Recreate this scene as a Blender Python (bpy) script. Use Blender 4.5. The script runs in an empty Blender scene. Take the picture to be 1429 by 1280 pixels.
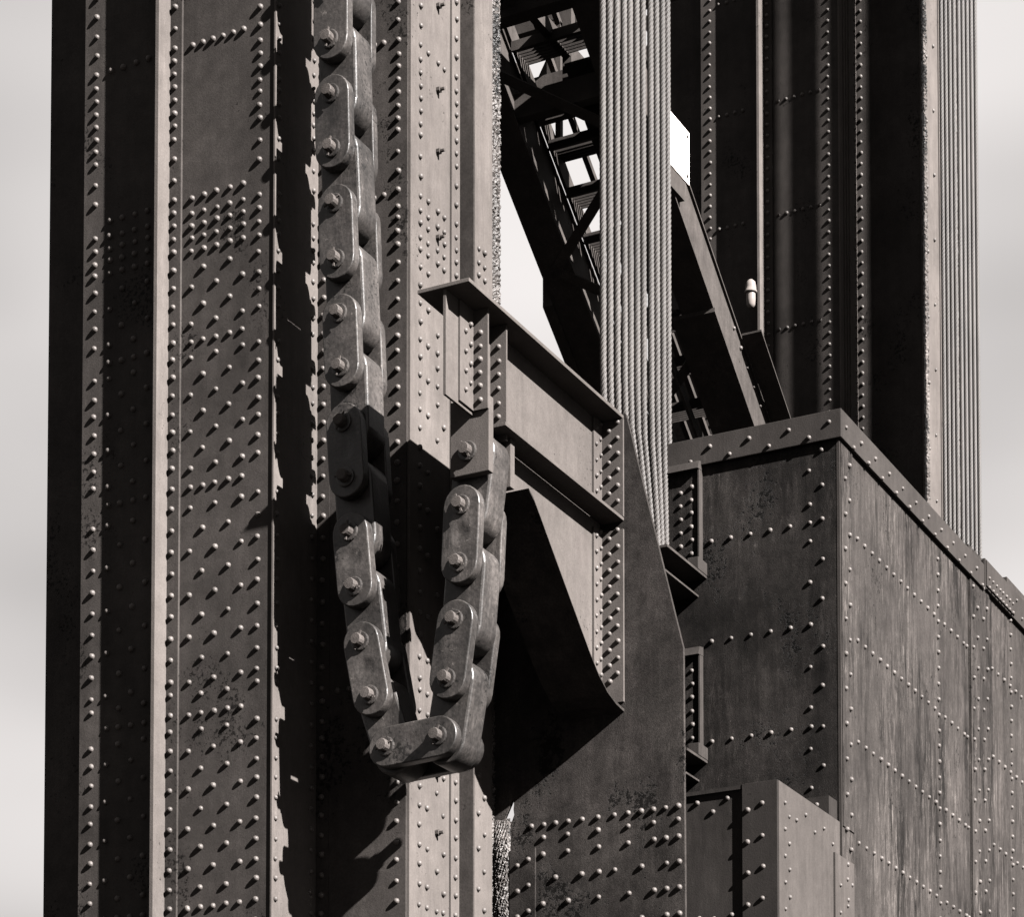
import bpy, bmesh, math, random
from mathutils import Vector, Matrix
random.seed(11)
S = bpy.context.scene
COL = S.collection
# World axes: X runs along the broad fronts of the columns (to the right), Y runs back under the bridge, Z is up. Metres.
# ------------------------------------------------------------------ camera
YAW, PITCH = 0.47886, 0.0516
cam = bpy.data.cameras.new('camera')
camo = bpy.data.objects.new('camera', cam); COL.objects.link(camo)
camo.location = (0, 0, 1.6)
camo.rotation_euler = (math.pi/2 + PITCH, 0, YAW)
cam.sensor_fit = 'HORIZONTAL'; cam.sensor_width = 36.0
cam.lens = 36.0*3619/1429
cam.shift_x = 0.0; cam.shift_y = (1937.8-640)/1429          # rising front, as in the photograph
cam.clip_start = 0.1; cam.clip_end = 20000
S.camera = camo
# ------------------------------------------------------------------ sky, sun, exposure
SUN = Vector((0.81, -0.237, 0.546)).normalized()
w = bpy.data.worlds.new('World'); S.world = w; w.use_nodes = True
nt = w.node_tree; nt.nodes.clear()
sky = nt.nodes.new('ShaderNodeTexSky'); sky.sky_type = 'NISHITA'; sky.sun_disc = False
sky.sun_elevation = math.asin(SUN.z); sky.sun_rotation = math.atan2(SUN.x, SUN.y)
sky.dust_density = 0.0; sky.air_density = 3.0; sky.ozone_density = 1.0
sep = nt.nodes.new('ShaderNodeSeparateColor'); nt.links.new(sky.outputs[0], sep.inputs[0])   # black and white through an orange filter
ad = nt.nodes.new('ShaderNodeMath'); ad.operation = 'ADD'; nt.links.new(sep.outputs[0], ad.inputs[0]); nt.links.new(sep.outputs[1], ad.inputs[1])
hf = nt.nodes.new('ShaderNodeMath'); hf.operation = 'MULTIPLY'; hf.inputs[1].default_value = .5; nt.links.new(ad.outputs[0], hf.inputs[0])
pw = nt.nodes.new('ShaderNodeMath'); pw.operation = 'POWER'; pw.inputs[1].default_value = .2; nt.links.new(hf.outputs[0], pw.inputs[0])   # soft film response: thin haze evens the sky out
tc = nt.nodes.new('ShaderNodeTexCoord')
mp = nt.nodes.new('ShaderNodeMapping'); mp.inputs['Scale'].default_value = (1.2, 1.2, 3.0); mp.inputs['Location'].default_value = (9.05, 11.2, 18.48); nt.links.new(tc.outputs['Generated'], mp.inputs[0])
cl = nt.nodes.new('ShaderNodeTexNoise'); cl.inputs['Scale'].default_value = 2.6; cl.inputs['Detail'].default_value = 2.5; cl.inputs['Roughness'].default_value = .4
nt.links.new(mp.outputs[0], cl.inputs['Vector'])
mr = nt.nodes.new('ShaderNodeMapRange'); mr.inputs[1].default_value = .3; mr.inputs[2].default_value = .7; mr.inputs[3].default_value = .39; mr.inputs[4].default_value = .88
nt.links.new(cl.outputs[0], mr.inputs[0])
mu = nt.nodes.new('ShaderNodeMath'); mu.operation = 'MULTIPLY'; nt.links.new(pw.outputs[0], mu.inputs[0]); nt.links.new(mr.outputs[0], mu.inputs[1])
cmb = nt.nodes.new('ShaderNodeCombineColor')
for i, t in enumerate((1.0, .955, .938)):
    m_ = nt.nodes.new('ShaderNodeMath'); m_.operation = 'MULTIPLY'; m_.inputs[1].default_value = t
    nt.links.new(mu.outputs[0], m_.inputs[0]); nt.links.new(m_.outputs[0], cmb.inputs[i])
bg = nt.nodes.new('ShaderNodeBackground'); bg.inputs[1].default_value = 0.05
out = nt.nodes.new('ShaderNodeOutputWorld')
nt.links.new(cmb.outputs[0], bg.inputs[0]); nt.links.new(bg.outputs[0], out.inputs[0])
sl = bpy.data.lights.new('sun', 'SUN'); sl.energy = 5.0; sl.angle = math.radians(0.5); sl.color = (1.0, .97, .945)
so = bpy.data.objects.new('sun', sl); COL.objects.link(so); so.location = (0, -5, 30)
so.rotation_euler = SUN.to_track_quat('Z', 'Y').to_euler()
vs = S.view_settings
vs.view_transform = 'Standard'; vs.look = 'None'; vs.gamma = 1.0; vs.use_curve_mapping = False
vs.exposure = 4.0

# ------------------------------------------------------------------ materials
TINT = (1.0, .885, .825)
MATS = {}
def steel(name, base, var=.25, streak=0.0, chips=0.0, rough=.6, bump=.25, fine=90, chip_col=.25, metal=0.0, spec=.03, light=0.0, wav=0.0):
    m = bpy.data.materials.new(name); m.use_nodes = True; MATS[name] = m
    n = m.node_tree.nodes; L = m.node_tree.links
    b = n['Principled BSDF']; b.inputs['Roughness'].default_value = rough; b.inputs['Metallic'].default_value = metal
    b.inputs['Specular IOR Level'].default_value = spec
    g = n.new('ShaderNodeNewGeometry')
    def noise(scale, detail=6, rgh=.55, vec=None, sc=None):
        v = vec or g.outputs['Position']
        if sc:
            q = n.new('ShaderNodeVectorMath'); q.operation = 'MULTIPLY'; q.inputs[1].default_value = sc; L.new(v, q.inputs[0]); v = q.outputs[0]
        t = n.new('ShaderNodeTexNoise'); t.inputs['Scale'].default_value = scale; t.inputs['Detail'].default_value = detail; t.inputs['Roughness'].default_value = rgh
        L.new(v, t.inputs['Vector']); return t.outputs[0]
    def rng(x, a, b_, c, d):
        r = n.new('ShaderNodeMapRange'); r.inputs[1].default_value = a; r.inputs[2].default_value = b_; r.inputs[3].default_value = c; r.inputs[4].default_value = d
        L.new(x, r.inputs[0]); return r.outputs[0]
    def mul(x, y, op='MULTIPLY'):
        q = n.new('ShaderNodeMath'); q.operation = op
        for i, v in enumerate((x, y)):
            if isinstance(v, (int, float)): q.inputs[i].default_value = v
            else: L.new(v, q.inputs[i])
        return q.outputs[0]
    f = mul(rng(noise(1.3, 5, .6), .3, .7, 1-var, 1+var), rng(noise(fine, 2, .6), .3, .7, 1-var*.55, 1+var*.55))
    f = mul(f, rng(noise(11, 4, .65), .3, .7, 1-var*.5, 1+var*.5))
    f = mul(f, rng(noise(1.0, 3, .6, sc=(7, 7, .45)), .35, .7, 1-var*.35, 1+var*.35))
    hgt = noise(fine*1.7, 2, .6)
    if streak:
        bl = rng(noise(1.5, 5, .65, sc=(1, 1, .7)), .36, .64, .15, 1.7)
        s1 = rng(noise(1.0, 5, .72, sc=(5.5, 5.5, .8)), .38, .62, -streak*.55, streak*.55)
        s2 = rng(noise(1.0, 3, .75, sc=(19, 19, 1.8)), .42, .62, -streak*.30, streak*.35)
        s3 = rng(noise(1.0, 6, .85, sc=(30, 30, 5.0)), .52, .62, -streak*.25, streak*1.25)
        st_ = mul(mul(s1, s2, 'ADD'), s3, 'ADD')
        f = mul(f, mul(mul(st_, bl), 1.0, 'ADD'))
        f = mul(f, .25, 'MAXIMUM')
    if chips:
        c1 = noise(38, 5, .72); c2 = noise(2.6, 2, .5, sc=(1, 1, .8))
        th = rng(c2, .42, .7, .75, .75-chips)
        q = mul(c1, th, 'SUBTRACT')
        cmask = rng(q, 0, .03, 0, 1)
        f = mul(f, rng(cmask, 0, 1, 1, chip_col))
        if bump >= .5: hgt = mul(hgt, mul(cmask, -1.5), 'ADD')
    if light:
        c3 = rng(noise(26, 5, .75), .62, .7, 0, light)
        f = mul(f, mul(c3, 1.0, 'ADD'))
    if wav:
        hgt = mul(hgt, mul(noise(2.2, 2, .4), wav), 'ADD')
    cb = n.new('ShaderNodeCombineColor')
    for i in range(3): L.new(mul(f, base*TINT[i]), cb.inputs[i])
    L.new(cb.outputs[0], b.inputs['Base Color'])
    bp = n.new('ShaderNodeBump'); bp.inputs['Strength'].default_value = bump; bp.inputs['Distance'].default_value = .004
    L.new(hgt, bp.inputs['Height']); L.new(bp.outputs[0], b.inputs['Normal'])
    return m
M_COL = steel('dim_column_paint', .0120, .32, chips=.245, streak=.07, wav=2.0)  # column paint, tone lowered because the sun only grazes the fronts
M_SUN = steel('sunlit_column_paint', .0262, .18, streak=.10, chips=.17, wav=1.5)  # same column paint, sunlight put into a paler tone for sun-facing plates
M_BRK = steel('bracket_paint', 0.0222, .18, chips=.14, streak=.06)
M_GUS = steel('pitted_gusset_paint', .0082, .55, chips=.335, streak=.16, bump=.5)
M_BXA = steel('stained_dim_box_paint', .0045, .58, chips=.27, streak=.34, bump=.5, light=1.1)  # stains, plus a base tone darkened for the weakly lit front
M_BXB = steel('weathered_sunlit_box_paint', .0094, .30, streak=.66, chips=.18, bump=.4)  # weathered streaks, plus a base tone raised for the sunlit side
M_CAP = steel('cap_band_paint', 0.01, .18, streak=.10)
M_LBS = steel('sunlit_casing_paint', .0165, .16, streak=.16, chips=.12)  # lighter copy of the casing paint, sunlight put into the side's tone
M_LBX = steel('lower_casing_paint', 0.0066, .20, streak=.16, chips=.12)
M_CHN = steel('worn_forged_steel', .0102, .60, chips=.26, streak=.26, bump=.30, fine=45, rough=.42, spec=.20, light=1.8)
M_BLT = steel('greasy_bolt_steel', 0.021, .3, bump=.4, rough=.42)
M_ROP = steel('galvanised_wire', .0138, .28, fine=200, rough=.55, spec=.12)
M_RIV = steel('rivet_paint', 0.0255, .25, rough=.5, spec=.1)
M_TRS = steel('brace_paint', 0.014, .25, chips=.15, streak=.15)
M_FLK = steel('flaking_paint', .020, .7, bump=1.0, fine=130, chips=.36, chip_col=.05, rough=.38, spec=.15, light=1.8)
M_WHT = steel('white_sign_enamel', .6, .04, rough=.4, bump=.05)
M_LMP = steel('lamp_cast_metal', .05, .1, rough=.45)
M_GLS = steel('frosted_lamp_glass', .055, .05, rough=.25, bump=.02)
M_GRD = steel('asphalt_ground', 0.015, .3, rough=.9, fine=60)

# ------------------------------------------------------------------ builders
def obj(name, bm, mat, parent=None, smooth=False, kind=None):
    me = bpy.data.meshes.new(name)
    if isinstance(bm, bmesh.types.BMesh):
        bmesh.ops.recalc_face_normals(bm, faces=bm.faces[:]); bm.to_mesh(me); bm.free()
    else:
        me.from_pydata(bm[0], [], bm[1]); me.validate()
    me.materials.append(mat)
    if smooth: me.polygons.foreach_set('use_smooth', [True]*len(me.polygons))
    o = bpy.data.objects.new(name, me); COL.objects.link(o)
    if parent: put(o, parent)
    if kind: o['kind'] = kind
    return o
def put(o, parent):
    o.parent = parent
    if parent.type == 'EMPTY': o.matrix_parent_inverse = Matrix.Translation(-parent.location)
THINGS = {}
def thing(name, label, cat, loc, group=None):
    o = bpy.data.objects.new(name, None); COL.objects.link(o); o.location = loc; o.empty_display_size = .2
    o['label'] = label; o['category'] = cat; o['kind'] = 'thing'
    if group: o['group'] = group
    THINGS[o.name] = []
    return o
def tag(o, label, cat, group=None):
    o['label'] = label; o['category'] = cat; o['kind'] = 'thing'
    if group: o['group'] = group
    return o
def bx(x0, x1, y0, y1, z0, z1, bm=None, bev=0.0):
    bm = bm or bmesh.new()
    v = [bm.verts.new(p) for p in ((x0,y0,z0),(x1,y0,z0),(x1,y1,z0),(x0,y1,z0),(x0,y0,z1),(x1,y0,z1),(x1,y1,z1),(x0,y1,z1))]
    fs = [bm.faces.new([v[i] for i in f]) for f in ((3,2,1,0),(4,5,6,7),(0,1,5,4),(1,2,6,5),(2,3,7,6),(3,0,4,7))]
    if bev:
        es = list({e for f in fs for e in f.edges})
        bmesh.ops.bevel(bm, geom=es, offset=bev, segments=2, profile=.6, affect='EDGES')
    return bm
def part(name, mat, parent, x0, x1, y0, y1, z0, z1, bev=0.0):
    return obj(name, bx(x0, x1, y0, y1, z0, z1, bev=bev), mat, parent)
def prism(pts, axis, a, b, bm=None):
    # pts: 2-D outline; axis 'Y': (x,z) outline from y=a to y=b; axis 'X': (y,z) outline from x=a to x=b
    bm = bm or bmesh.new()
    P = (lambda p, t: (p[0], t, p[1])) if axis == 'Y' else (lambda p, t: (t, p[0], p[1]))
    lo = [bm.verts.new(P(p, a)) for p in pts]; hi = [bm.verts.new(P(p, b)) for p in pts]
    bm.faces.new(lo); bm.faces.new(hi[::-1])
    for i in range(len(pts)):
        j = (i+1) % len(pts); bm.faces.new((lo[j], lo[i], hi[i], hi[j]))
    return bm
def bar(p, q, wx, wn, bm=None, side=Vector((1,0,0))):
    # a straight bar from p to q, wx wide along side, wn deep across
    bm = bm or bmesh.new(); p = Vector(p); q = Vector(q); d = (q-p).normalized()
    s = (side - d*side.dot(d)).normalized(); n = d.cross(s)
    v = [bm.verts.new(c + s*(a*wx/2) + n*(b*wn/2)) for c in (p, q) for a, b in ((-1,-1),(1,-1),(1,1),(-1,1))]
    for f in ((3,2,1,0),(4,5,6,7),(0,1,5,4),(1,2,6,5),(2,3,7,6),(3,0,4,7)): bm.faces.new([v[i] for i in f])
    return bm
def lathe(profile, base, axis, seg=16, bm=None):
    # profile: (radius, distance along axis)
    bm = bm or bmesh.new(); q = Vector(axis).to_track_quat('Z', 'X'); base = Vector(base)
    rings = []
    for r, h in profile:
        if r < 1e-6: rings.append([bm.verts.new(base + q @ Vector((0, 0, h)))])
        else: rings.append([bm.verts.new(base + q @ Vector((r*math.cos(2*math.pi*i/seg), r*math.sin(2*math.pi*i/seg), h))) for i in range(seg)])
    for A, B in zip(rings, rings[1:]):
        for i in range(seg):
            j = (i+1) % seg
            if len(A) == 1: bm.faces.new((A[0], B[i], B[j]))
            elif len(B) == 1: bm.faces.new((A[i], A[j], B[0]))
            else: bm.faces.new((A[i], A[j], B[j], B[i]))
    return bm

# rivets: one shared dome; each is a part of its thing
def dome():
    bm = bmesh.new(); R = []
    for r, h in ((1.0, -.25), (1.0, .08), (.90, .50), (.66, .84), (.30, 1.02)):
        R.append([bm.verts.new((r*math.cos(2*math.pi*i/10), r*math.sin(2*math.pi*i/10), h)) for i in range(10)])
    for A, B in zip(R, R[1:]):
        for i in range(10): bm.faces.new((A[i], A[(i+1) % 10], B[(i+1) % 10], B[i]))
    bm.faces.new(R[-1])
    me = bpy.data.meshes.new('rivet'); bm.to_mesh(me); bm.free()
    me.polygons.foreach_set('use_smooth', [True]*len(me.polygons)); me.materials.append(M_RIV); return me
RIV = dome()
QA = Vector((0,-1,0)).to_track_quat('Z', 'X'); QB = Vector((1,0,0)).to_track_quat('Z', 'Y')
PEND = {}
def rv(t, x, y, z, n='A', r=.0185):
    PEND.setdefault(t.name, (t, []))[1].append((x, y, z, n, r))
def rcol(t, x, y, zs, n='A', r=.0185):
    for z in zs: rv(t, x + (random.uniform(-.003,.003) if n == 'A' else 0), y + (random.uniform(-.003,.003) if n == 'B' else 0), z + random.uniform(-.003,.003), n, r)
def flush_rivets(limit=300):
    from bpy_extras.object_utils import world_to_camera_view as w2c
    for t, lst in PEND.values():
        sc = []
        for it in lst:
            c = w2c(S, camo, Vector(it[:3])); inf = -.03 < c.x < 1.03 and -.03 < c.y < 1.03
            sc.append((0 if inf else 1, c.z/it[4], it))
        sc.sort(key=lambda a: a[:2])
        rest = []
        for k, (inf, _, it) in enumerate(sc):
            x, y, z, n, r = it
            q = QA if n == 'A' else QB
            s = r*random.uniform(.88, 1.09)
            M = Matrix.Translation((x, y, z)) @ q.to_matrix().to_4x4() @ Matrix.Rotation(random.uniform(0, 6.28), 4, 'Z') @ Matrix.Rotation(random.uniform(-.10, .10), 4, 'X') @ Matrix.Diagonal((s, s, s*random.uniform(.88, 1.12), 1))
            if k < limit and inf == 0:
                o = bpy.data.objects.new('rivet', RIV); COL.objects.link(o); put(o, t); o.matrix_basis = M
            else: rest.append(M)
        if rest:
            vs_, fs_ = [], []
            for M in rest:
                b = len(vs_); vs_ += [tuple(M @ v.co) for v in RIV.vertices]; fs_ += [[b+i for i in p.vertices] for p in RIV.polygons]
            obj('rivet_rows', (vs_, fs_), M_RIV, t, True, 'stuff')
def arange(a, b, s):
    o = []
    while a < b: o.append(round(a, 4)); a += s
    return o

# ------------------------------------------------------------------ ground
g = obj('ground', bx(-600, 600, -600, 600, -1, 0), M_GRD, kind='structure')

# ------------------------------------------------------------------ tower legs
X0, X1, X2 = -9.374, -8.007, -7.378
Y1, Y2, Y3 = 12.409, 12.911, 14.065
ZT = 13.2
def flaky_strip(parent, x, y0, y1, z0, z1, step=.010, amp=.006, ny=8):
    vs_, fs_ = [], []
    nz = int((z1-z0)/step)
    for k in range(nz+1):
        z = z0 + (z1-z0)*k/nz
        for j in range(ny+1):
            t = j/ny
            vs_.append((x + random.uniform(-amp, amp)*(1.3 if 0 < j < ny else 1), y0 + (y1-y0)*t + random.uniform(-.003, .003), z + random.uniform(-.004, .004)))
    for k in range(nz):
        for j in range(ny):
            a = k*(ny+1)+j; fs_.append((a, a+1, a+ny+2, a+ny+1))
    return obj('flaking_edge', (vs_, fs_), M_FLK, parent)
# --- front column of the near leg
def front_column(dy, label, name):
    t = thing(name, label, 'column', ((X0+X1)/2, Y1+.25+dy, 0))
    f = Y1+dy
    part('front_plate', M_COL, t, X0, X1-.002, f+.012, f+.030, 0, ZT if dy == 0 else 18)
    zt = ZT if dy == 0 else 18
    part('side_plate', M_SUN, t, X1-.020, X1, f+.0315, Y2+dy+.02, 0, zt)
    part('edge_angle', M_SUN, t, X1-.0005, X1+.010, f+.002, f+.016, 0, zt)
    part('rear_plate', M_COL, t, X0, X1-.022, Y2+dy, Y2+dy+.02, 0, zt)
    part('left_side_plate', M_COL, t, X0, X0+.02, f+.0315, Y2+dy-.002, 0, zt)
    part('fin_plate', M_SUN, t, -8.758, -8.735, f-.125, f+.0115, 0, zt)
    part('fin_angle', M_COL, t, -8.7345, -8.653, f-.006, f+.0115, 0, zt)
    part('fin_angle', M_COL, t, -8.842, -8.7585, f-.006, f+.0115, 0, zt)
    part('recess_plate', M_COL, t, X0-.52, X0-.001, f+.35, f+.37, 0, zt)
    part('recess_angle', M_COL, t, X0-.12, X0-.001, f+.33, f+.349, 0, zt)
    return t
ls = front_column(0, 'wide dark riveted steel column at left with a bright upright fin', 'steel_column')
yf = Y1+.012
strip = [5.04,5.16,5.28,5.40,5.52,5.64,5.76,5.87,5.99,6.11,6.22,6.44,6.52,6.65,6.78,6.91,7.04,7.17,7.30,7.43,7.56,7.81,7.91,8.02,8.13,8.25,8.35,8.47,8.67,8.79,8.90,9.01,9.12,9.19,9.27,9.35,9.56,9.68,9.81,9.89,9.96,10.04,10.12,10.20,10.28,10.37,10.49,10.61,10.73,10.85]
angl = [5.06,5.18,5.29,5.41,5.53,5.65,5.77,5.88,6.0,6.12,6.23,6.33,6.45,6.53,6.66,6.79,6.92,7.05,7.18,7.31,7.44,7.57,7.69,7.81,7.92,8.03,8.14,8.25,8.36,8.47,8.57,8.68,8.79,8.90,9.01,9.12,9.20,9.28,9.36,9.44,9.56,9.69,9.81,9.89,9.97,10.05,10.13,10.21,10.29,10.37,10.49,10.62,10.74]
edge = [5.06,5.18,5.30,5.41,5.53,5.65,5.77,5.89,6.0,6.12,6.23,6.45,6.53,6.65,6.78,6.91,7.05,7.17,7.31,7.44,7.57,7.80,7.91,8.03,8.13,8.25,8.35,8.46,8.67,8.78,8.88,9.0,9.10,9.18,9.26,9.34,9.55,9.67,9.80,9.88,9.96,10.03,10.11,10.19,10.27,10.36,10.47,10.6,10.72]
odd = [5.17,5.41,5.645,5.88,6.11,6.52,6.785,7.04,7.30,7.56,7.80,8.02,8.24,8.465,8.67,8.89]
even = [5.29,5.53,5.76,5.995,6.225,6.44,6.65,6.91,7.17,7.43,7.91,8.13,8.35,8.775,9.0]
full = [5.175,6.325,7.685,8.56,9.11,9.19,9.265,9.34,9.435]
rcol(ls, -9.286, yf, strip); rcol(ls, -8.700, Y1-.006, angl); rcol(ls, -8.110, yf, edge)
for i, x in enumerate((-8.584, -8.496, -8.407, -8.314, -8.222)):
    rcol(ls, x, yf, sorted(set((odd if i % 2 == 0 else even) + full)))
for x in (-8.584, -8.512, -8.440, -8.368, -8.296, -8.224): rv(ls, x, yf, 10.368)
for i, x in enumerate((-9.175, -9.085, -8.994, -8.900)):
    rcol(ls, x, yf, sorted(set((odd if i % 2 == 0 else even) + full + [10.37])))
b436 = [7.43,7.56,7.69,7.80,7.91,8.02,8.12,8.24,8.34,8.45,8.66,8.76,8.88,8.98,9.10,9.17,9.25,9.33,9.54,9.66,9.78,9.86,9.94,10.01,10.09,10.17,10.25,10.34,10.46,10.58,10.7]
rcol(ls, X1, 12.845, b436 + arange(5.05, 7.4, .125), 'B', .016)
rcol(ls, X1, 12.462, edge, 'B', .016)
rcol(ls, X0-.06, Y1+.33, arange(5.1, 10.9, .12), 'A')

# --- rear column of the near leg, whose side catches the sun
def rear_column(dy, label, name):
    t = thing(name, label, 'column', ((X1+X2)/2, (Y2+Y3)/2+dy, 0))
    zt = ZT if dy == 0 else 18; a = Y2+dy
    part('front_plate', M_COL, t, X1+.089, X2-.018, a-.004, a+.028, 0, zt)
    part('front_angle', M_COL, t, X1+.0005, X1+.088, a-.006, a+.007, 0, zt)
    part('side_plate', M_SUN, t, X2-.021, X2, a+.006, a+.484, 0, zt)
    part('side_angle', M_SUN, t, X2-.021, X2+.010, a+.490, a+.5935, 0, zt)
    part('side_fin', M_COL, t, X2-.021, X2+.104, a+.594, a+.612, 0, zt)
    part('rear_side_plate', M_SUN, t, X2-.021, X2, a+.6125, a+1.035, 0, zt)
    part('back_plate', M_COL, t, X1+.001, X2-.022, a+1.13, a+1.154, 0, zt)
    flaky_strip(t, X2-.004, a+1.030, a+1.150, max(4.6, 0) if dy == 0 else 9, zt)
    return t
rs = rear_column(0, 'riveted column behind the chain with its sunlit side facing right', 'steel_column')
m586 = [5.08,5.20,5.32,5.44,5.55,5.67,5.79,5.90,6.02,6.13,6.24,6.35,6.47,6.54,6.67,6.80,6.93,7.05,7.18,7.31,7.44,7.57,7.69,7.81,7.92,8.04,8.15,8.25,8.36,8.47,8.57,8.68,8.79,8.90,9.01,9.12,9.19,9.28,9.35,9.44,9.56,9.68,9.81,9.88,9.96,10.04,10.11,10.19,10.27,10.36,10.48,10.60,10.72]
rcol(rs, X2, 13.028, m586, 'B'); 
rcol(rs, X2, 13.121, [5.20,5.32,5.55,5.79,6.02,6.35,6.47,6.67,6.93,7.3,7.57,7.8,8.15,8.36,8.57,8.79,9.01,9.12,9.19,9.28,9.35,9.45,10.36], 'B')
rcol(rs, X2, 13.238, [5.20,5.44,5.91,6.3,6.6,7.1,7.5,8.04,8.26,8.37,8.48,8.57,8.68,9.12,9.20,9.35,9.44,10.36], 'B')
rcol(rs, X2, 13.318, [5.21,5.32,5.56,5.79,6.02,6.3,6.6,8.15,9.12,9.20,9.28,9.35,9.44,10.36], 'B')
rcol(rs, X2+.010, 13.452, [5.22,5.34,5.45,5.57,5.69,5.80,5.92,6.03,6.15,8.9,9.0,9.14,9.22,9.30,9.38,9.46,9.58,9.70,9.82,9.90,9.98,10.06,10.14,10.21,10.29,10.38,10.50,10.62,10.74,10.85], 'B')
rcol(rs, X2, 13.76, [5.22,5.45,5.70,5.92,6.15,9.28,9.36,9.45], 'B'); rcol(rs, X2, 13.835, [5.33,5.57,5.80,6.03,9.28,9.36,9.45], 'B')
rcol(rs, -7.457, Y2-.004, [5.2,5.32,5.44,5.55,5.67,5.78,5.90,6.02,6.14,6.25,6.37,6.5,6.65,6.79,6.92,7.05,7.18,7.31,7.44,7.57,7.69,7.8,7.92,8.03,8.14,8.25,8.36,8.47,8.56,8.67,8.78,8.89,9.0,9.11,9.19,9.27,9.34,9.44,9.55,9.67,9.80,9.87,9.95,10.03,10.11,10.19,10.26,10.35,10.47,10.58,10.7])
for x in (-7.555, -7.62, -7.70, -7.78, -7.86): rcol(rs, x, Y2-.004, [9.43, 10.36, 8.45, 7.5, 6.5])
rcol(rs, -7.966, Y2-.006, angl)
for i, z in enumerate((5.67, 6.02, 9.28, 9.81, 10.19, 10.71)):     # bolts with nuts
    bm = lathe([(.020,-.005),(.020,.022),(.011,.023),(.011,.05),(0,.052)], (X2, 13.238, z), (1,0,0), 6)
    obj('bolt', bm, M_BLT, rs)

# ------------------------------------------------------------------ far leg, 9.5 m behind
DY = 9.5
fs1 = front_column(DY, 'distant dark riveted column behind the slanting brace, with a thin bright fin', 'steel_column')
zf = arange(9.0, 16.7, .105)
rcol(fs1, -9.286, yf+DY, zf); rcol(fs1, -8.700, Y1-.006+DY, zf); rcol(fs1, -8.110, yf+DY, zf)
for z in arange(9.35, 16.6, 1.085):
    for x in (-8.600, -8.520, -8.44, -8.36, -8.28, -8.20, -9.19, -9.11, -9.03, -8.95): rv(fs1, x, yf+DY, z)
rcol(fs1, X1, 12.845+DY, zf, 'B', .016)
for y in (12.53, 12.60, 12.67): part('stiffening_rib', M_SUN, fs1, X1, X1+.014, y+DY, y+DY+.012, 0, 18)
fs2 = rear_column(DY, 'distant narrow column with bright flaking edge in front of the right ropes', 'steel_column')
rcol(fs2, -7.966, Y2-.006+DY, zf)
rcol(fs2, X2, 13.05+DY, arange(9.0, 16.4, .62), 'B'); rcol(fs2, X2, 13.25+DY, arange(9.2, 16.4, .62), 'B')
flaky_strip(fs2, X2+.004, Y2+DY+.004, Y2+DY+.15, 9, 16, .016, .006, 4)
# unseen slatted post, added to cast the shade and streaks on the distant column
tp = thing('shade_post', 'slatted steel post added outside the right edge to shade the distant column', 'post', (-5.1, 21.4, 0))
for y0, y1 in ((20.83, 20.915), (20.944, 21.030), (21.058, 21.558), (21.602, 21.82)): part('shade_slat', M_COL, tp, -5.17, -5.14, y0, y1, 0, 22)
for z in (2, 6, 8.5, 12.4, 20): part('batten', M_COL, tp, -5.1395, -5.12, 20.84, 21.85, z, z+.05)

# ------------------------------------------------------------------ bracket with its gusset plate
XL, XR, XW = -6.818, -6.498, -6.658
YG = 14.0; ZB = 8.285
br = thing('hanging_bracket', 'tapered steel bracket the chain hangs from, bolted to a tall pitted plate', 'bracket', (XW, YG, 0))
part('top_flange', M_BRK, br, XL, XR, 12.014, YG-.001, ZB, ZB+.022, .003)
part('web', M_BRK, br, XW-.008, XW+.008, 12.03, YG-.03, 7.70, ZB-.0005)
part('lower_flange', M_BRK, br, XW+.0085, XR, 12.44, YG-.002, 7.655, 7.675, .002)
part('lower_flange', M_BRK, br, XL, XW-.0085, 12.44, YG-.002, 7.655, 7.675, .002)
# front end: stiffeners that carry the chain
part('web_edge_plate', M_BRK, br, XW+.0085, XW+.020, 12.17, 12.325, 7.72, ZB-.001)
part('stiffener', M_BRK, br, XW+.0085, XW+.108, 12.326, 12.340, 7.72, ZB-.002)
part('stiffener', M_BRK, br, XW+.0085, XW+.108, 12.545, 12.560, 7.62, ZB-.002)
part('hanger_plate', M_BRK, br, XW-.135, XW+.108, 12.341, 12.395, 7.375, 7.80, .004)
part('hanger_plate', M_BRK, br, XW-.135, XW+.108, 12.600, 12.650, 7.375, 7.652, .004)
rcol(br, XW+.020, 12.232, [7.80, 7.91, 8.02, 8.13], 'B', .016); rcol(br, XW+.020, 12.285, [7.86, 7.97, 8.08, 8.19], 'B', .016)
rcol(br, XW+.062, 12.326, [7.77, 7.85, 7.925, 8.0, 8.075, 8.15], 'A', .017); rcol(br, XW+.062, 12.545, [7.68, 7.76, 7.84, 7.92, 8.0, 8.08, 8.16], 'A', .017)
# haunch under the beam
hp = [(12.46, 7.654), (12.46, 7.46), (12.78, 7.372), (13.50, 6.715), (13.70, 6.575), (13.86, 6.52), (YG-.03, 6.50), (YG-.03, 7.654)]
obj('haunch_web', prism(hp, 'X', XW-.008, XW+.008), M_BRK, br)
fl = [(12.72, 7.40), (12.78, 7.368), (13.50, 6.710), (13.62, 6.615), (13.74, 6.548), (13.86, 6.512), (YG-.004, 6.495)]
fl2 = [(y+.014, z-.018) for y, z in fl]
obj('haunch_flange', prism(fl+fl2[::-1], 'X', XL-.06, XR), M_GUS, br)  # darker gusset paint puts the underside's shade into the colour
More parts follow.
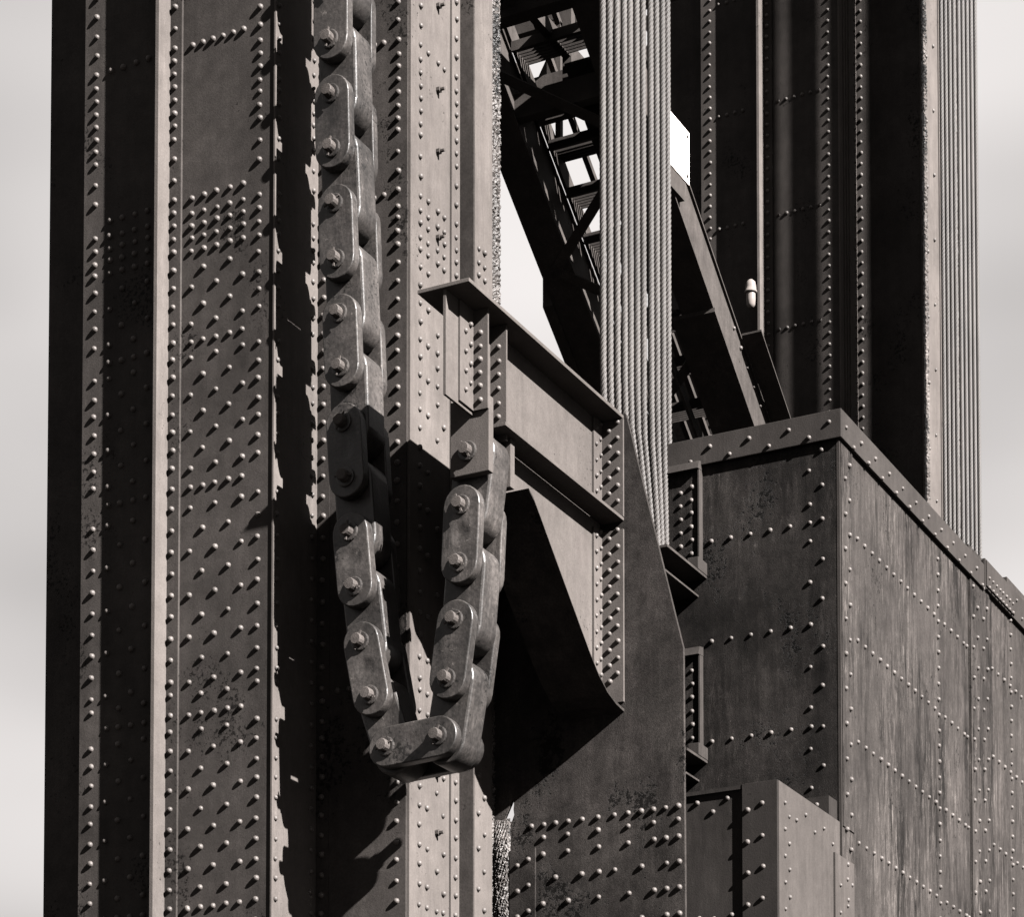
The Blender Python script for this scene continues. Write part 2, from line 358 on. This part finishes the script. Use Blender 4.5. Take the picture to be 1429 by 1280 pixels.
# joint angles on web and gusset
for z0, z1 in ((7.68, ZB-.003), (6.62, 7.60)):
    part('web_angle', M_BRK, br, XW+.009, XW+.022, 13.855, YG-.031, z0, z1)
    part('gusset_angle', M_BRK, br, XW+.009, XR+.002, YG-.030, YG-.0135, z0-.08 if z0 < 7 else z0, z1)
    zz = arange(z0+.05, z1-.02, .098)
    rcol(br, XW+.022, 13.885, zz, 'B', .015); rcol(br, XW+.022, 13.945, [z+.045 for z in zz], 'B', .015)
    rcol(br, XW+.070, YG-.030, zz, 'A', .017); rcol(br, XW+.125, YG-.030, [z+.045 for z in zz], 'A', .017)
# gusset plate: tall plate parallel to the column fronts
gp = [(-6.50, 8.315), (-6.485, 8.315), (-6.111, 6.813), (-6.098, 4.0), (-7.40, 4.0), (-7.40, 5.905), (-7.262, 5.905), (-7.246, 5.945), (-7.251, 5.98), (-7.247, 6.02), (-7.258, 6.04), (-7.315, 5.928), (-7.40, 5.925), (-7.40, 7.9), (-6.80, 8.26), (-6.66, 8.28)]
obj('gusset_plate', prism(gp, 'Y', YG-.0135, YG+.012), M_GUS, br)
G1 = [-7.126,-7.041,-6.961,-6.875,-6.781,-6.675,-6.566,-6.474,-6.387,-6.307,-6.227,-6.144]
for x in G1: rv(br, x, YG-.0135, 5.858, 'A', .018)
for z, xs in ((5.778, (-7.044,-6.879,-6.675,-6.474,-6.307,-6.145)), (5.675, (-7.048,-6.879,-6.671,-6.474,-6.304,-6.225,-6.143)), (5.522, (-6.962,-6.784,-6.669,-6.563,-6.385,-6.222,-6.14)), (5.368, (-7.048,-6.876,-6.672,-6.469,-6.303,-6.222,-6.14)), (5.21, (-6.962,-6.784,-6.669,-6.563,-6.385,-6.222,-6.14))):
    for x in xs: rv(br, x, YG-.0135, z, 'A', .018)
part('foot_angle', M_GUS, br, -7.27, -7.095, YG-.03, YG-.014, 4.5, 5.72)
for z in (5.65, 5.49, 5.33, 5.17): rv(br, -7.14, YG-.03, z, 'A', .018); rv(br, -7.215, YG-.03, z-.03, 'A', .018)
def crust(parent, x0, x1, y, z0, z1, n=26, m=150):
    vs_, fs_ = [], []
    for k in range(m+1):
        for j in range(n+1):
            ed = max(0.0, math.sin(math.pi*j/n))**.5*min(1, (m-k)/25+.1)
            vs_.append((x0+(x1-x0)*j/n+random.uniform(-.003,.003), y-.02*ed-random.uniform(0,.014)*ed-.010*ed*math.sin(k*1.7+j*.9)*math.sin(k*.61+j*1.3)-.008*ed*math.sin(k*.83-j*1.5), z0+(z1-z0)*k/m+random.uniform(-.004,.004)))
    for k in range(m):
        for j in range(n):
            a = k*(n+1)+j; fs_.append((a, a+1, a+n+2, a+n+1))
    return obj('rust_crust', (vs_, fs_), M_FLK, parent)
crust(br, -7.385, -7.272, YG-.016, 4.6, 5.925)

# ------------------------------------------------------------------ chain
PINS = [(-7.574,10.737),(-7.572,10.414),(-7.571,10.091),(-7.563,9.769),(-7.555,9.446),(-7.537,9.118),(-7.523,8.789),(-7.505,8.468),(-7.490,8.150),(-7.477,7.829),(-7.455,7.507),(-7.430,7.188),(-7.398,6.868),(-7.356,6.547),(-7.293,6.230),(-7.188,5.923),(-6.855,5.937),(-6.801,6.251),(-6.754,6.573),(-6.728,6.889),(-6.712,7.211),(-6.671,7.506)]
PINS = [(-7.576,11.38),(-7.575,11.06)] + PINS
PINS = [(x-.008, z-.002) for x, z in PINS]
CY = 12.335
ch = thing('lift_chain', 'heavy plate link chain hanging in a loop below the bracket', 'chain', (-7.2, CY+.17, 5.8))
def stadium(p, q, r, y0, y1, dent=0.0, b=.007, n=11):
    bm = bmesh.new(); p = Vector((p[0], 0, p[1])); q = Vector((q[0], 0, q[1]))
    d = (q-p).normalized(); s = Vector((d.z, 0, -d.x))
    def ring(rr, y):
        o = []
        for c, sg in ((q, 1), (p, -1)):
            for i in range(n+1):
                a = math.pi*i/n
                o.append(c + (s*math.cos(a) + d*math.sin(a))*rr*sg + Vector((0, y, 0)))
        return [bm.verts.new(v) for v in o]
    R = [ring(r-b, y0), ring(r-b*.3, y0+b*.3), ring(r, y0+b), ring(r, y1-b), ring(r-b*.3, y1-b*.3), ring(r-b, y1)]
    for A, B in zip(R, R[1:]):
        for i in range(len(A)):
            j = (i+1) % len(A); f = bm.faces.new((A[i], A[j], B[j], B[i])); f.smooth = i not in (n, 2*n+1)
    bm.faces.new(R[-1][::-1])
    if dent:
        mid = (p+q)/2; cs = []
        for k, (sc, dep) in enumerate(((.30, 0), (.22, .35), (.12, .85))):
            cs.append([bm.verts.new(mid + Vector((random.uniform(-.003,.003), y0+dep*dent, 0)) + (s*math.cos(a)+d*math.sin(a)*1.1)*r*sc*2.0) for a in [2*math.pi*(i+.5)/16 for i in range(16)]])
        for A, B in zip(cs, cs[1:]):
            for i in range(16):
                f = bm.faces.new((A[i], A[(i+1) % 16], B[(i+1) % 16], B[i])); f.smooth = True
        c = bm.verts.new(mid + Vector((0, y0+dent, 0)))
        for i in range(16): f = bm.faces.new((cs[-1][i], cs[-1][(i+1) % 16], c)); f.smooth = True
        # stitch outer cap to the dent rim
        e1 = [bm.edges.get((R[0][i], R[0][(i+1) % len(R[0])])) for i in range(len(R[0]))]
        e2 = [bm.edges.get((cs[0][i], cs[0][(i+1) % 16])) for i in range(16)]
        bmesh.ops.triangle_fill(bm, edges=e1+e2, use_beauty=True)
    else:
        bm.faces.new(R[0])
    return bm
T0, T1, T2 = .068, .198, .066
for i in range(len(PINS)-1):
    p, q = PINS[i], PINS[i+1]
    if i % 2 == 1:      # outer link: a plate in front and one behind
        dn = random.uniform(.006, .011) if i in (11, 13, 15, 17, 21) else 0
        obj('outer_link_plate', stadium(p, q, .114, CY, CY+T0, dn), M_CHN, ch)
        obj('outer_link_plate', stadium(p, q, .114, CY+T0+T1+.006, CY+T0+T1+T2), M_CHN, ch)
    else:
        e_ = (Vector(q)-Vector(p)).normalized()*.018
        obj('inner_link', stadium(tuple(Vector(p)-e_), tuple(Vector(q)+e_), .125, CY+T0+.003, CY+T0+T1+.002, b=.014), M_CHN, ch)
for i, (x, z) in enumerate(PINS):
    a = random.uniform(0, 6.28)
    bm = lathe([(.034,.4),(.034,.06),(.034,-.052),(.030,-.060),(0,-.061)], (x, CY, z), (0,1,0), 14)
    pn = obj('pin', bm, M_BLT, ch)
    bm = lathe([(.036,-.0005),(.056,-.0005),(.056,-.010),(.050,-.013),(.036,-.013)], (x, CY, z), (0,1,0), 20)
    obj('washer', bm, M_CHN, pn)
    d = Vector((math.cos(a), 0, math.sin(a)))
    obj('cotter_pin', bar(Vector((x, CY-.032, z))-d*.055, Vector((x, CY-.032, z))+d*.055, .010, .010), M_BLT, pn)
    bm = lathe([(.05,.0),(.05,.03),(0,.032)], (x, CY+T0+T1+T2-.001, z), (0,1,0), 12)
    obj('pin_head', bm, M_BLT, pn)

# ------------------------------------------------------------------ boxes on the right
XC, YB, ZTOP = -5.56, 15.177, 8.61
cw = thing('counterweight_box', 'large riveted box casing with streaky sunlit side and overhanging top band', 'casing', (-6.0, 16.5, 0))
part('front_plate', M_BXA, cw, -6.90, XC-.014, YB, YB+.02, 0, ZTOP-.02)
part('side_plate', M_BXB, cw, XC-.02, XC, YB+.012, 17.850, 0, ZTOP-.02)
part('corner_bead', M_CAP, cw, XC-.012, XC+.008, YB-.002, YB+.0115, 0, ZTOP-.18)
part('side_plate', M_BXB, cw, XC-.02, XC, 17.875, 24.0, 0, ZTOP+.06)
part('corner_strip', M_BXB, cw, XC+.0005, XC+.008, YB+.03, YB+.235, 5.96, ZTOP-.185)
part('splice_strip', M_BXB, cw, XC+.0005, XC+.012, 17.880, 18.34, 0, ZTOP-.12)
part('front_band', M_CAP, cw, -6.90, XC+.030, YB-.030, YB-.0105, ZTOP-.184, ZTOP, .004)
part('side_band', M_CAP, cw, XC+.0085, XC+.031, YB-.0095, 18.16, ZTOP-.184, ZTOP-.001, .004)
part('side_band', M_CAP, cw, XC+.0085, XC+.031, 18.18, 24.0, ZTOP-.165, ZTOP+.055, .004)
part('splice_plate', M_CAP, cw, XC+.0315, XC+.042, 18.19, 18.90, ZTOP-.150, ZTOP+.04)
part('top_plate', M_CAP, cw, -6.90, XC+.008, YB+.021, 24, ZTOP-.019, ZTOP-.003)
obj('deck_edge', bx(XC-.30, XC-.06, 15.35, 18.0, ZTOP-.0025, ZTOP+.04), M_COL, cw)
obj('deck_edge', bx(XC-.30, XC-.02, 18.9, 22.0, ZTOP+.06, ZTOP+.16), M_COL, cw)
obj('back_plate', bx(-6.90, XC, 23.98, 24.0, 0, ZTOP-.022), M_BXA, cw)
obj('left_plate', bx(-6.92, -6.9005, YB, 24.0, 0, ZTOP-.022), M_BXA, cw)
R2 = .0155
zr = [7.922, 7.265, 6.610]
for k, z in enumerate(zr):
    for i in range(6): rv(cw, -6.43+.1355*i, YB, z, 'A', R2)
rcol(cw, -5.672, YB, [8.38,8.15,7.93,7.67,7.42,7.11,6.86,6.60,6.35,6.12], 'A', R2)
rcol(cw, -5.755, YB, [8.26,8.04,7.80,7.54,6.99,6.73,6.47,6.22], 'A', R2)
for i in range(8): rv(cw, -6.56+.1357*i, YB-.030, 8.459 if i % 2 == 0 else 8.535, 'A', R2)
for i in range(22):
    y = 15.231+.1365*i; rv(cw, XC+.031, y, 8.515 if i % 2 == 0 else 8.435, 'B', R2)
for i in range(4):
    for zz in (8.46, 8.53): rv(cw, XC+.042, 18.24+.09*i, zz, 'B', .014); rv(cw, XC+.042, 18.58+.085*i, zz, 'B', .014)
for i in range(24):
    rv(cw, XC+.031, 18.97+.14*i, 8.60 if i % 2 == 0 else 8.50, 'B', R2)
cz1 = arange(5.05, 8.40, .225); cz2 = [z+.112 for z in arange(5.05, 8.2, .225)]
rcol(cw, XC+.008, 15.262, cz1, 'B', .0168); rcol(cw, XC+.008, 15.341, cz2, 'B', .0168)
for z in (7.895, 7.232, 6.572, 5.918, 5.26):
    for y in arange(15.50, 17.08, .142) + [17.29, 17.435, 17.58, 17.73, 17.80]: rv(cw, XC, y, z, 'B', .0168)
    for y in arange(18.42, 20.5, .15): rv(cw, XC, y, z+.02, 'B', .0168)
rcol(cw, XC, 17.148, arange(5.0, 8.4, .1105), 'B', .0168)
for j, y in enumerate((17.93, 18.03, 18.17, 18.26)): rcol(cw, XC+.012, y, arange(5.0+.07*(j % 2)+.03*j, 8.45, .225), 'B', .0165)
rcol(cw, XC, 18.90, arange(5.0, 8.45, .1105), 'B', .0168)
part('clip_angle', M_LBX, cw, -5.775, XC-.02, 15.02, 15.032, 5.70, 6.11)
part('clip_angle', M_LBX, cw, XC-.032, XC-.0205, 15.0325, YB-.011, 5.70, 6.11)
rv(cw, -5.66, 15.02, 6.06, 'A', R2)
# rope anchorage frames on the box front
for k, (xa, z0, z1) in enumerate(((-6.76, 7.70, 8.395), (-6.80, 6.49, 7.175))):
    part('anchor_plate', M_BXA, cw, xa, -6.500, YB-.045, YB-.0005, z0, z1)
    part('anchor_lip', M_CAP, cw, -6.4995, -6.490, YB-.058, YB-.0005, z0+.02, z1)
    obj('anchor_cap', prism([(YB-.085, z1-.005), (YB-.001, z1+.001), (YB-.001, z1+.060), (YB-.060, z1+.050)], 'X', xa, -6.488), M_CAP, cw)
    zz = arange(z0+.06, z1-.06, .088)
    rcol(cw, -6.548, YB-.045, zz, 'A', .016); rcol(cw, -6.625, YB-.045, [z-.03 for z in zz], 'A', .016)
    part('anchor_shelf', M_COL, cw, xa, -6.462, 14.55 if k == 0 else 14.85, YB-.0005, z0-.018, z0-.002)
    part('shelf_block', M_CAP, cw, -6.535, -6.458, YB-.15, YB-.001, z0-.001, z0+.080, .004)
    part('shelf_rib', M_COL, cw, xa, -6.52, 14.6, YB-.0005, z0-.130, z0-.118)

YL = 14.10
lb = thing('lower_casing', 'smaller riveted steel casing at bottom right, stepped in front of the large box', 'casing', (-5.8, 14.6, 0))
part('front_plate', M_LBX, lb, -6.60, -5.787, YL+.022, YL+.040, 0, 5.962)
part('front_top_edge', M_LBX, lb, -6.60, -5.786, YL+.004, YL+.0215, 5.945, 5.968)
part('front_corner_plate', M_LBX, lb, -5.785, XC, YL, YL+.022, 0, 5.972, .003)
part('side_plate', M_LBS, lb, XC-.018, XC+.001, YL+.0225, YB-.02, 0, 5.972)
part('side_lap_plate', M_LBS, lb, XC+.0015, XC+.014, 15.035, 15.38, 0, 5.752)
part('top_plate', M_LBX, lb, -6.60, XC-.002, YL+.041, YB-.03, 5.93, 5.948)
rcol(lb, -5.655, YL, arange(5.08, 5.95, .19), 'A', R2+.001); rcol(lb, -5.75, YL, [z+.12 for z in arange(4.93, 5.8, .19)], 'A', R2+.001)
for x, z in ((-6.08, 5.90), (-5.98, 5.835), (-5.885, 5.905), (-5.86, 5.20), (-5.975, 5.19), (-6.07, 5.2)): rv(lb, x, YL+.022, z, 'A', R2)
rcol(lb, XC+.001, 14.214, [z-.02 for z in arange(5.08, 5.9, .16)], 'B', .014); rcol(lb, XC+.001, 14.284, [z+.07 for z in arange(5.08, 5.85, .16)], 'B', .014)
for i in range(5): rv(lb, XC+.001, 14.40+.155*i, 5.875-.005*i if i % 2 else 5.80, 'B', .014)
rcol(lb, XC+.014, 15.12, arange(5.05, 5.7, .17), 'B', .014); rcol(lb, XC+.014, 15.25, arange(5.12, 5.7, .17), 'B', .014)

# ------------------------------------------------------------------ wire ropes
def rope_mesh(path, R=.0178, lay=.19, phase=0.0, lobes=6, step=.0125):
    # path: list of (x,y,z) from the bottom up, stepped finely in z
    pts = []
    for a, b in zip(path, path[1:]):
        a = Vector(a); b = Vector(b); n = max(1, int((b-a).length/step))
        for k in range(n): pts.append(a.lerp(b, k/n))
    pts.append(Vector(path[-1]))
    n = lobes*4; vs_, fs_ = [], []
    prof = [(.56, -.5), (.88, -.33), (1.0, 0), (.88, .33)]
    ang = [(2*math.pi/lobes*(l+o), r) for l in range(lobes) for r, o in prof]
    for k, c in enumerate(pts):
        tw = phase + 2*math.pi*k*step/lay
        for a, r in ang: vs_.append((c.x+R*r*math.cos(a+tw), c.y+R*r*math.sin(a+tw), c.z))
        if k:
            b = (k-1)*n
            for i in range(n):
                j = (i+1) % n; fs_.append((b+i, b+j, b+n+j, b+n+i))
    return vs_, fs_
NY = [14.178,14.275,14.374,14.474,14.574,14.676,14.779,14.883,14.989,15.085,15.165]
ordn = ['first', 'second', 'third', 'fourth', 'fifth', 'sixth', 'seventh', 'eighth', 'ninth', 'tenth', 'last']
for i, y in enumerate(NY):
    e = 15.12; dx = random.uniform(-.006, .006)
    yb = e-(e-y)*.55
    path = [(-6.70+dx, yb-.02, 7.2), (-6.71+dx, e-(e-y)*.72, 7.95), (-6.72+dx, y+.01, 8.50), (-6.72+dx, y, 8.75), (-6.72+dx, y, 12.2)]
    o = obj('wire_rope', rope_mesh(path, random.uniform(.0218, .0226), lay=random.uniform(.18, .21), phase=random.uniform(0, 6)), M_ROP, None, True)
    tag(o, f'twisted steel wire rope, {ordn[i]} from the left in the near bundle beside the bracket', 'rope', 'near bundle of wire ropes')
FX = -6.40
fy = [19.965+.112*i for i in range(4)] + [20.43+.118*i for i in range(5)]
for i, y in enumerate(fy):
    o = obj('wire_rope', rope_mesh([(FX, y, ZTOP), (FX, y, 16.2)], .0178, phase=random.uniform(0, 6), step=.016, lay=.2), M_ROP, None, True)
    tag(o, f'twisted steel wire rope, {(ordn[:8]+["last"])[i]} from the left in the distant bundle at right', 'rope', 'distant bundle of wire ropes')

# ------------------------------------------------------------------ slanting brace and stair between the legs
SL = .7455
def inc(y, c=0.0): return 11.314-SL*(y-16.013)+c
bs = thing('slanting_brace', 'dark slanting laced brace running down to the right behind the ropes', 'brace', (-7.8, 18, 9))
D = Vector((0, 1, -SL)).normalized(); N = Vector((0, SL, 1)).normalized()
def ibox(name, x0, x1, ya, yb, c0, c1, mat=M_TRS, parent=bs):
    bm = bmesh.new(); bm.free()
    pts = [(ya, inc(ya, c0)), (yb, inc(yb, c0)), (yb, inc(yb, c1)), (ya, inc(ya, c1))]
    return obj(name, prism(pts, 'X', x0, x1), mat, parent)
for xa, xb in ((-8.40, -8.385), (-8.20, -8.185), (-7.465, -7.45), (-7.265, -7.25)):
    ibox('chord_web', xa, xb, 13.9, 21.4, .0, .38)
ibox('chord_flange', -8.42, -8.165, 13.9, 21.4, -.016, -.001); ibox('chord_flange', -7.485, -7.23, 13.9, 21.4, -.016, -.001)
ibox('chord_flange', -8.42, -8.165, 13.9, 21.4, .381, .396); ibox('chord_flange', -7.485, -7.23, 13.9, 21.4, .381, .396)
ibox('splice_plate', -8.50, -8.421, 16.87, 18.6, -.03, .42); ibox('splice_plate', -7.56, -7.218, 17.12, 18.1, -.050, -.020)
ibox('edge_angle', -7.229, -7.07, 17.66, 21.0, .398, .412)
for k in range(12): rv(bs, -7.25, 17.55+.13*k, inc(17.55+.13*k, .33), 'B', .016)
k = 0
for y in arange(14.2, 20.5, .62):
    a = (-8.30, y, inc(y, -.02)); b = (-7.36, y+.62, inc(y+.62, -.02))
    if k % 2: a, b = (-7.36, y, inc(y, -.02)), (-8.30, y+.62, inc(y+.62, -.02))
    obj('lacing_bar', bar(a, b, .075, .014, side=N.cross((Vector(b)-Vector(a)).normalized())), M_TRS, bs); k += 1
for y in (18.35, 15.2): part('cross_strut', M_TRS, bs, -8.2, -7.45, y, y+.12, inc(y)-.08, inc(y)+.06)
st = thing('access_stair', 'open grating stair climbing inside the slanting brace', 'stair', (-7.9, 17, 10))
for x in (-8.184, -7.50): ibox('stringer', x, x+.025, 15.5, 20.4, .46, .62, M_TRS, st)
for y in arange(15.85, 20.2, .29):
    z = inc(y, .52)
    tr = part('tread_frame', M_TRS, st, -8.158, -7.501, y-.15, y-.125, z-.04, z+.03)
    for j in range(7): part('grating_bar', M_TRS, tr, -8.158, -7.501, y-.115+.036*j, y-.105+.036*j, z-.01, z+.025)
ibox('soffit_plate', -7.84, -7.502, 15.9, 17.3, .430, .445, M_TRS, st)
for c in (1.0, 1.45): ibox('handrail', -8.16, -8.12, 15.6, 20.4, c, c+.05, M_TRS, st)
for y in arange(16.4, 20.2, .95): part('rail_post', M_TRS, st, -8.16, -8.12, y, y+.045, inc(y, .55), inc(y, 1.47))
for x, c in ((-7.92, .0), (-7.70, -.05)): ibox('hanger_bar', x, x+.02, 17.4, 20.0, c, c+.09, M_TRS, bs)
# landing and struts above
ld = thing('landing_platform', 'dark grating landing with cross beams above the slanting brace', 'platform', (-7.8, 15.6, 12))
part('edge_beam', M_TRS, ld, -9.2, -7.32, 15.20, 15.28, 11.93, 12.13); part('edge_beam', M_TRS, ld, -9.2, -7.32, 16.30, 16.38, 11.80, 12.06)
for j in range(3): part('grating_bar', M_TRS, ld, -9.2, -7.32, 15.90+.12*j, 15.96+.12*j, 11.62, 11.66)
part('lower_beam', M_TRS, ld, -9.2, -7.50, 15.80, 15.88, 11.48, 11.66)
for x in (-8.9, -8.36, -7.9): part('joist', M_TRS, ld, x, x+.06, 15.281, 16.299, 11.95, 12.05)
part('post', M_TRS, ld, -7.905, -7.835, 16.0, 16.06, 11.6, 13.4); part('upper_beam', M_TRS, ld, -9.2, -7.32, 16.6, 16.75, 12.62, 12.80)
obj('diagonal_bar', bar((-8.6, 16.45, 12.75), (-7.4, 16.45, 12.30), .10, .02, side=Vector((0,0,1))), M_TRS, ld)
obj('diagonal_bar', bar((-8.45, 16.5, 11.9), (-8.0, 16.5, 12.7), .09, .02, side=Vector((0,0,1))), M_TRS, ld)
obj('diagonal_bar', bar((-7.72, 16.55, 12.8), (-7.50, 16.55, 12.1), .05, .05, side=Vector((0,0,1))), M_TRS, ld)

sg = thing('sign_plate', 'blank white sign plate bolted beside the near ropes', 'sign', (-7.2, 16.4, 11.1))
part('panel', M_WHT, sg, -7.205, -7.198, 16.13, 16.615, 11.145, 11.525)
for y, z in ((16.575, 11.48), (16.575, 11.19), (16.17, 11.48), (16.17, 11.19)): obj('bolt', lathe([(.013,-.004),(.013,.008),(0,.010)], (-7.198, y, z), (1,0,0), 8), M_COL, sg)
part('backing_strap', M_TRS, sg, -7.249, -7.2055, 16.25, 16.55, 11.0, 11.5)

lp = thing('bulkhead_lamp', 'small pale jar lamp mounted on the distant column', 'lamp', (-8.81, 21.75, 12.8))
obj('hood', lathe([(.0,.12),(.020,.118),(.042,.095),(.050,.05),(.052,.012),(.058,.010),(.058,-.006),(.044,-.008)], (-8.81, 21.75, 12.93), (0,0,1), 18), M_LMP, lp, True)
obj('glass_jar', lathe([(.043,.0),(.044,-.06),(.040,-.11),(.026,-.135),(0,-.142)], (-8.81, 21.75, 12.922), (0,0,1), 18), M_GLS, lp, True)
obj('wall_arm', bar((-8.81, 21.79, 12.95), (-8.81, 21.92, 12.95), .03, .03), M_LMP, lp)

flush_rivets()
S.render.engine = 'CYCLES'
S.cycles.max_bounces = 4; S.cycles.diffuse_bounces = 2; S.cycles.glossy_bounces = 2
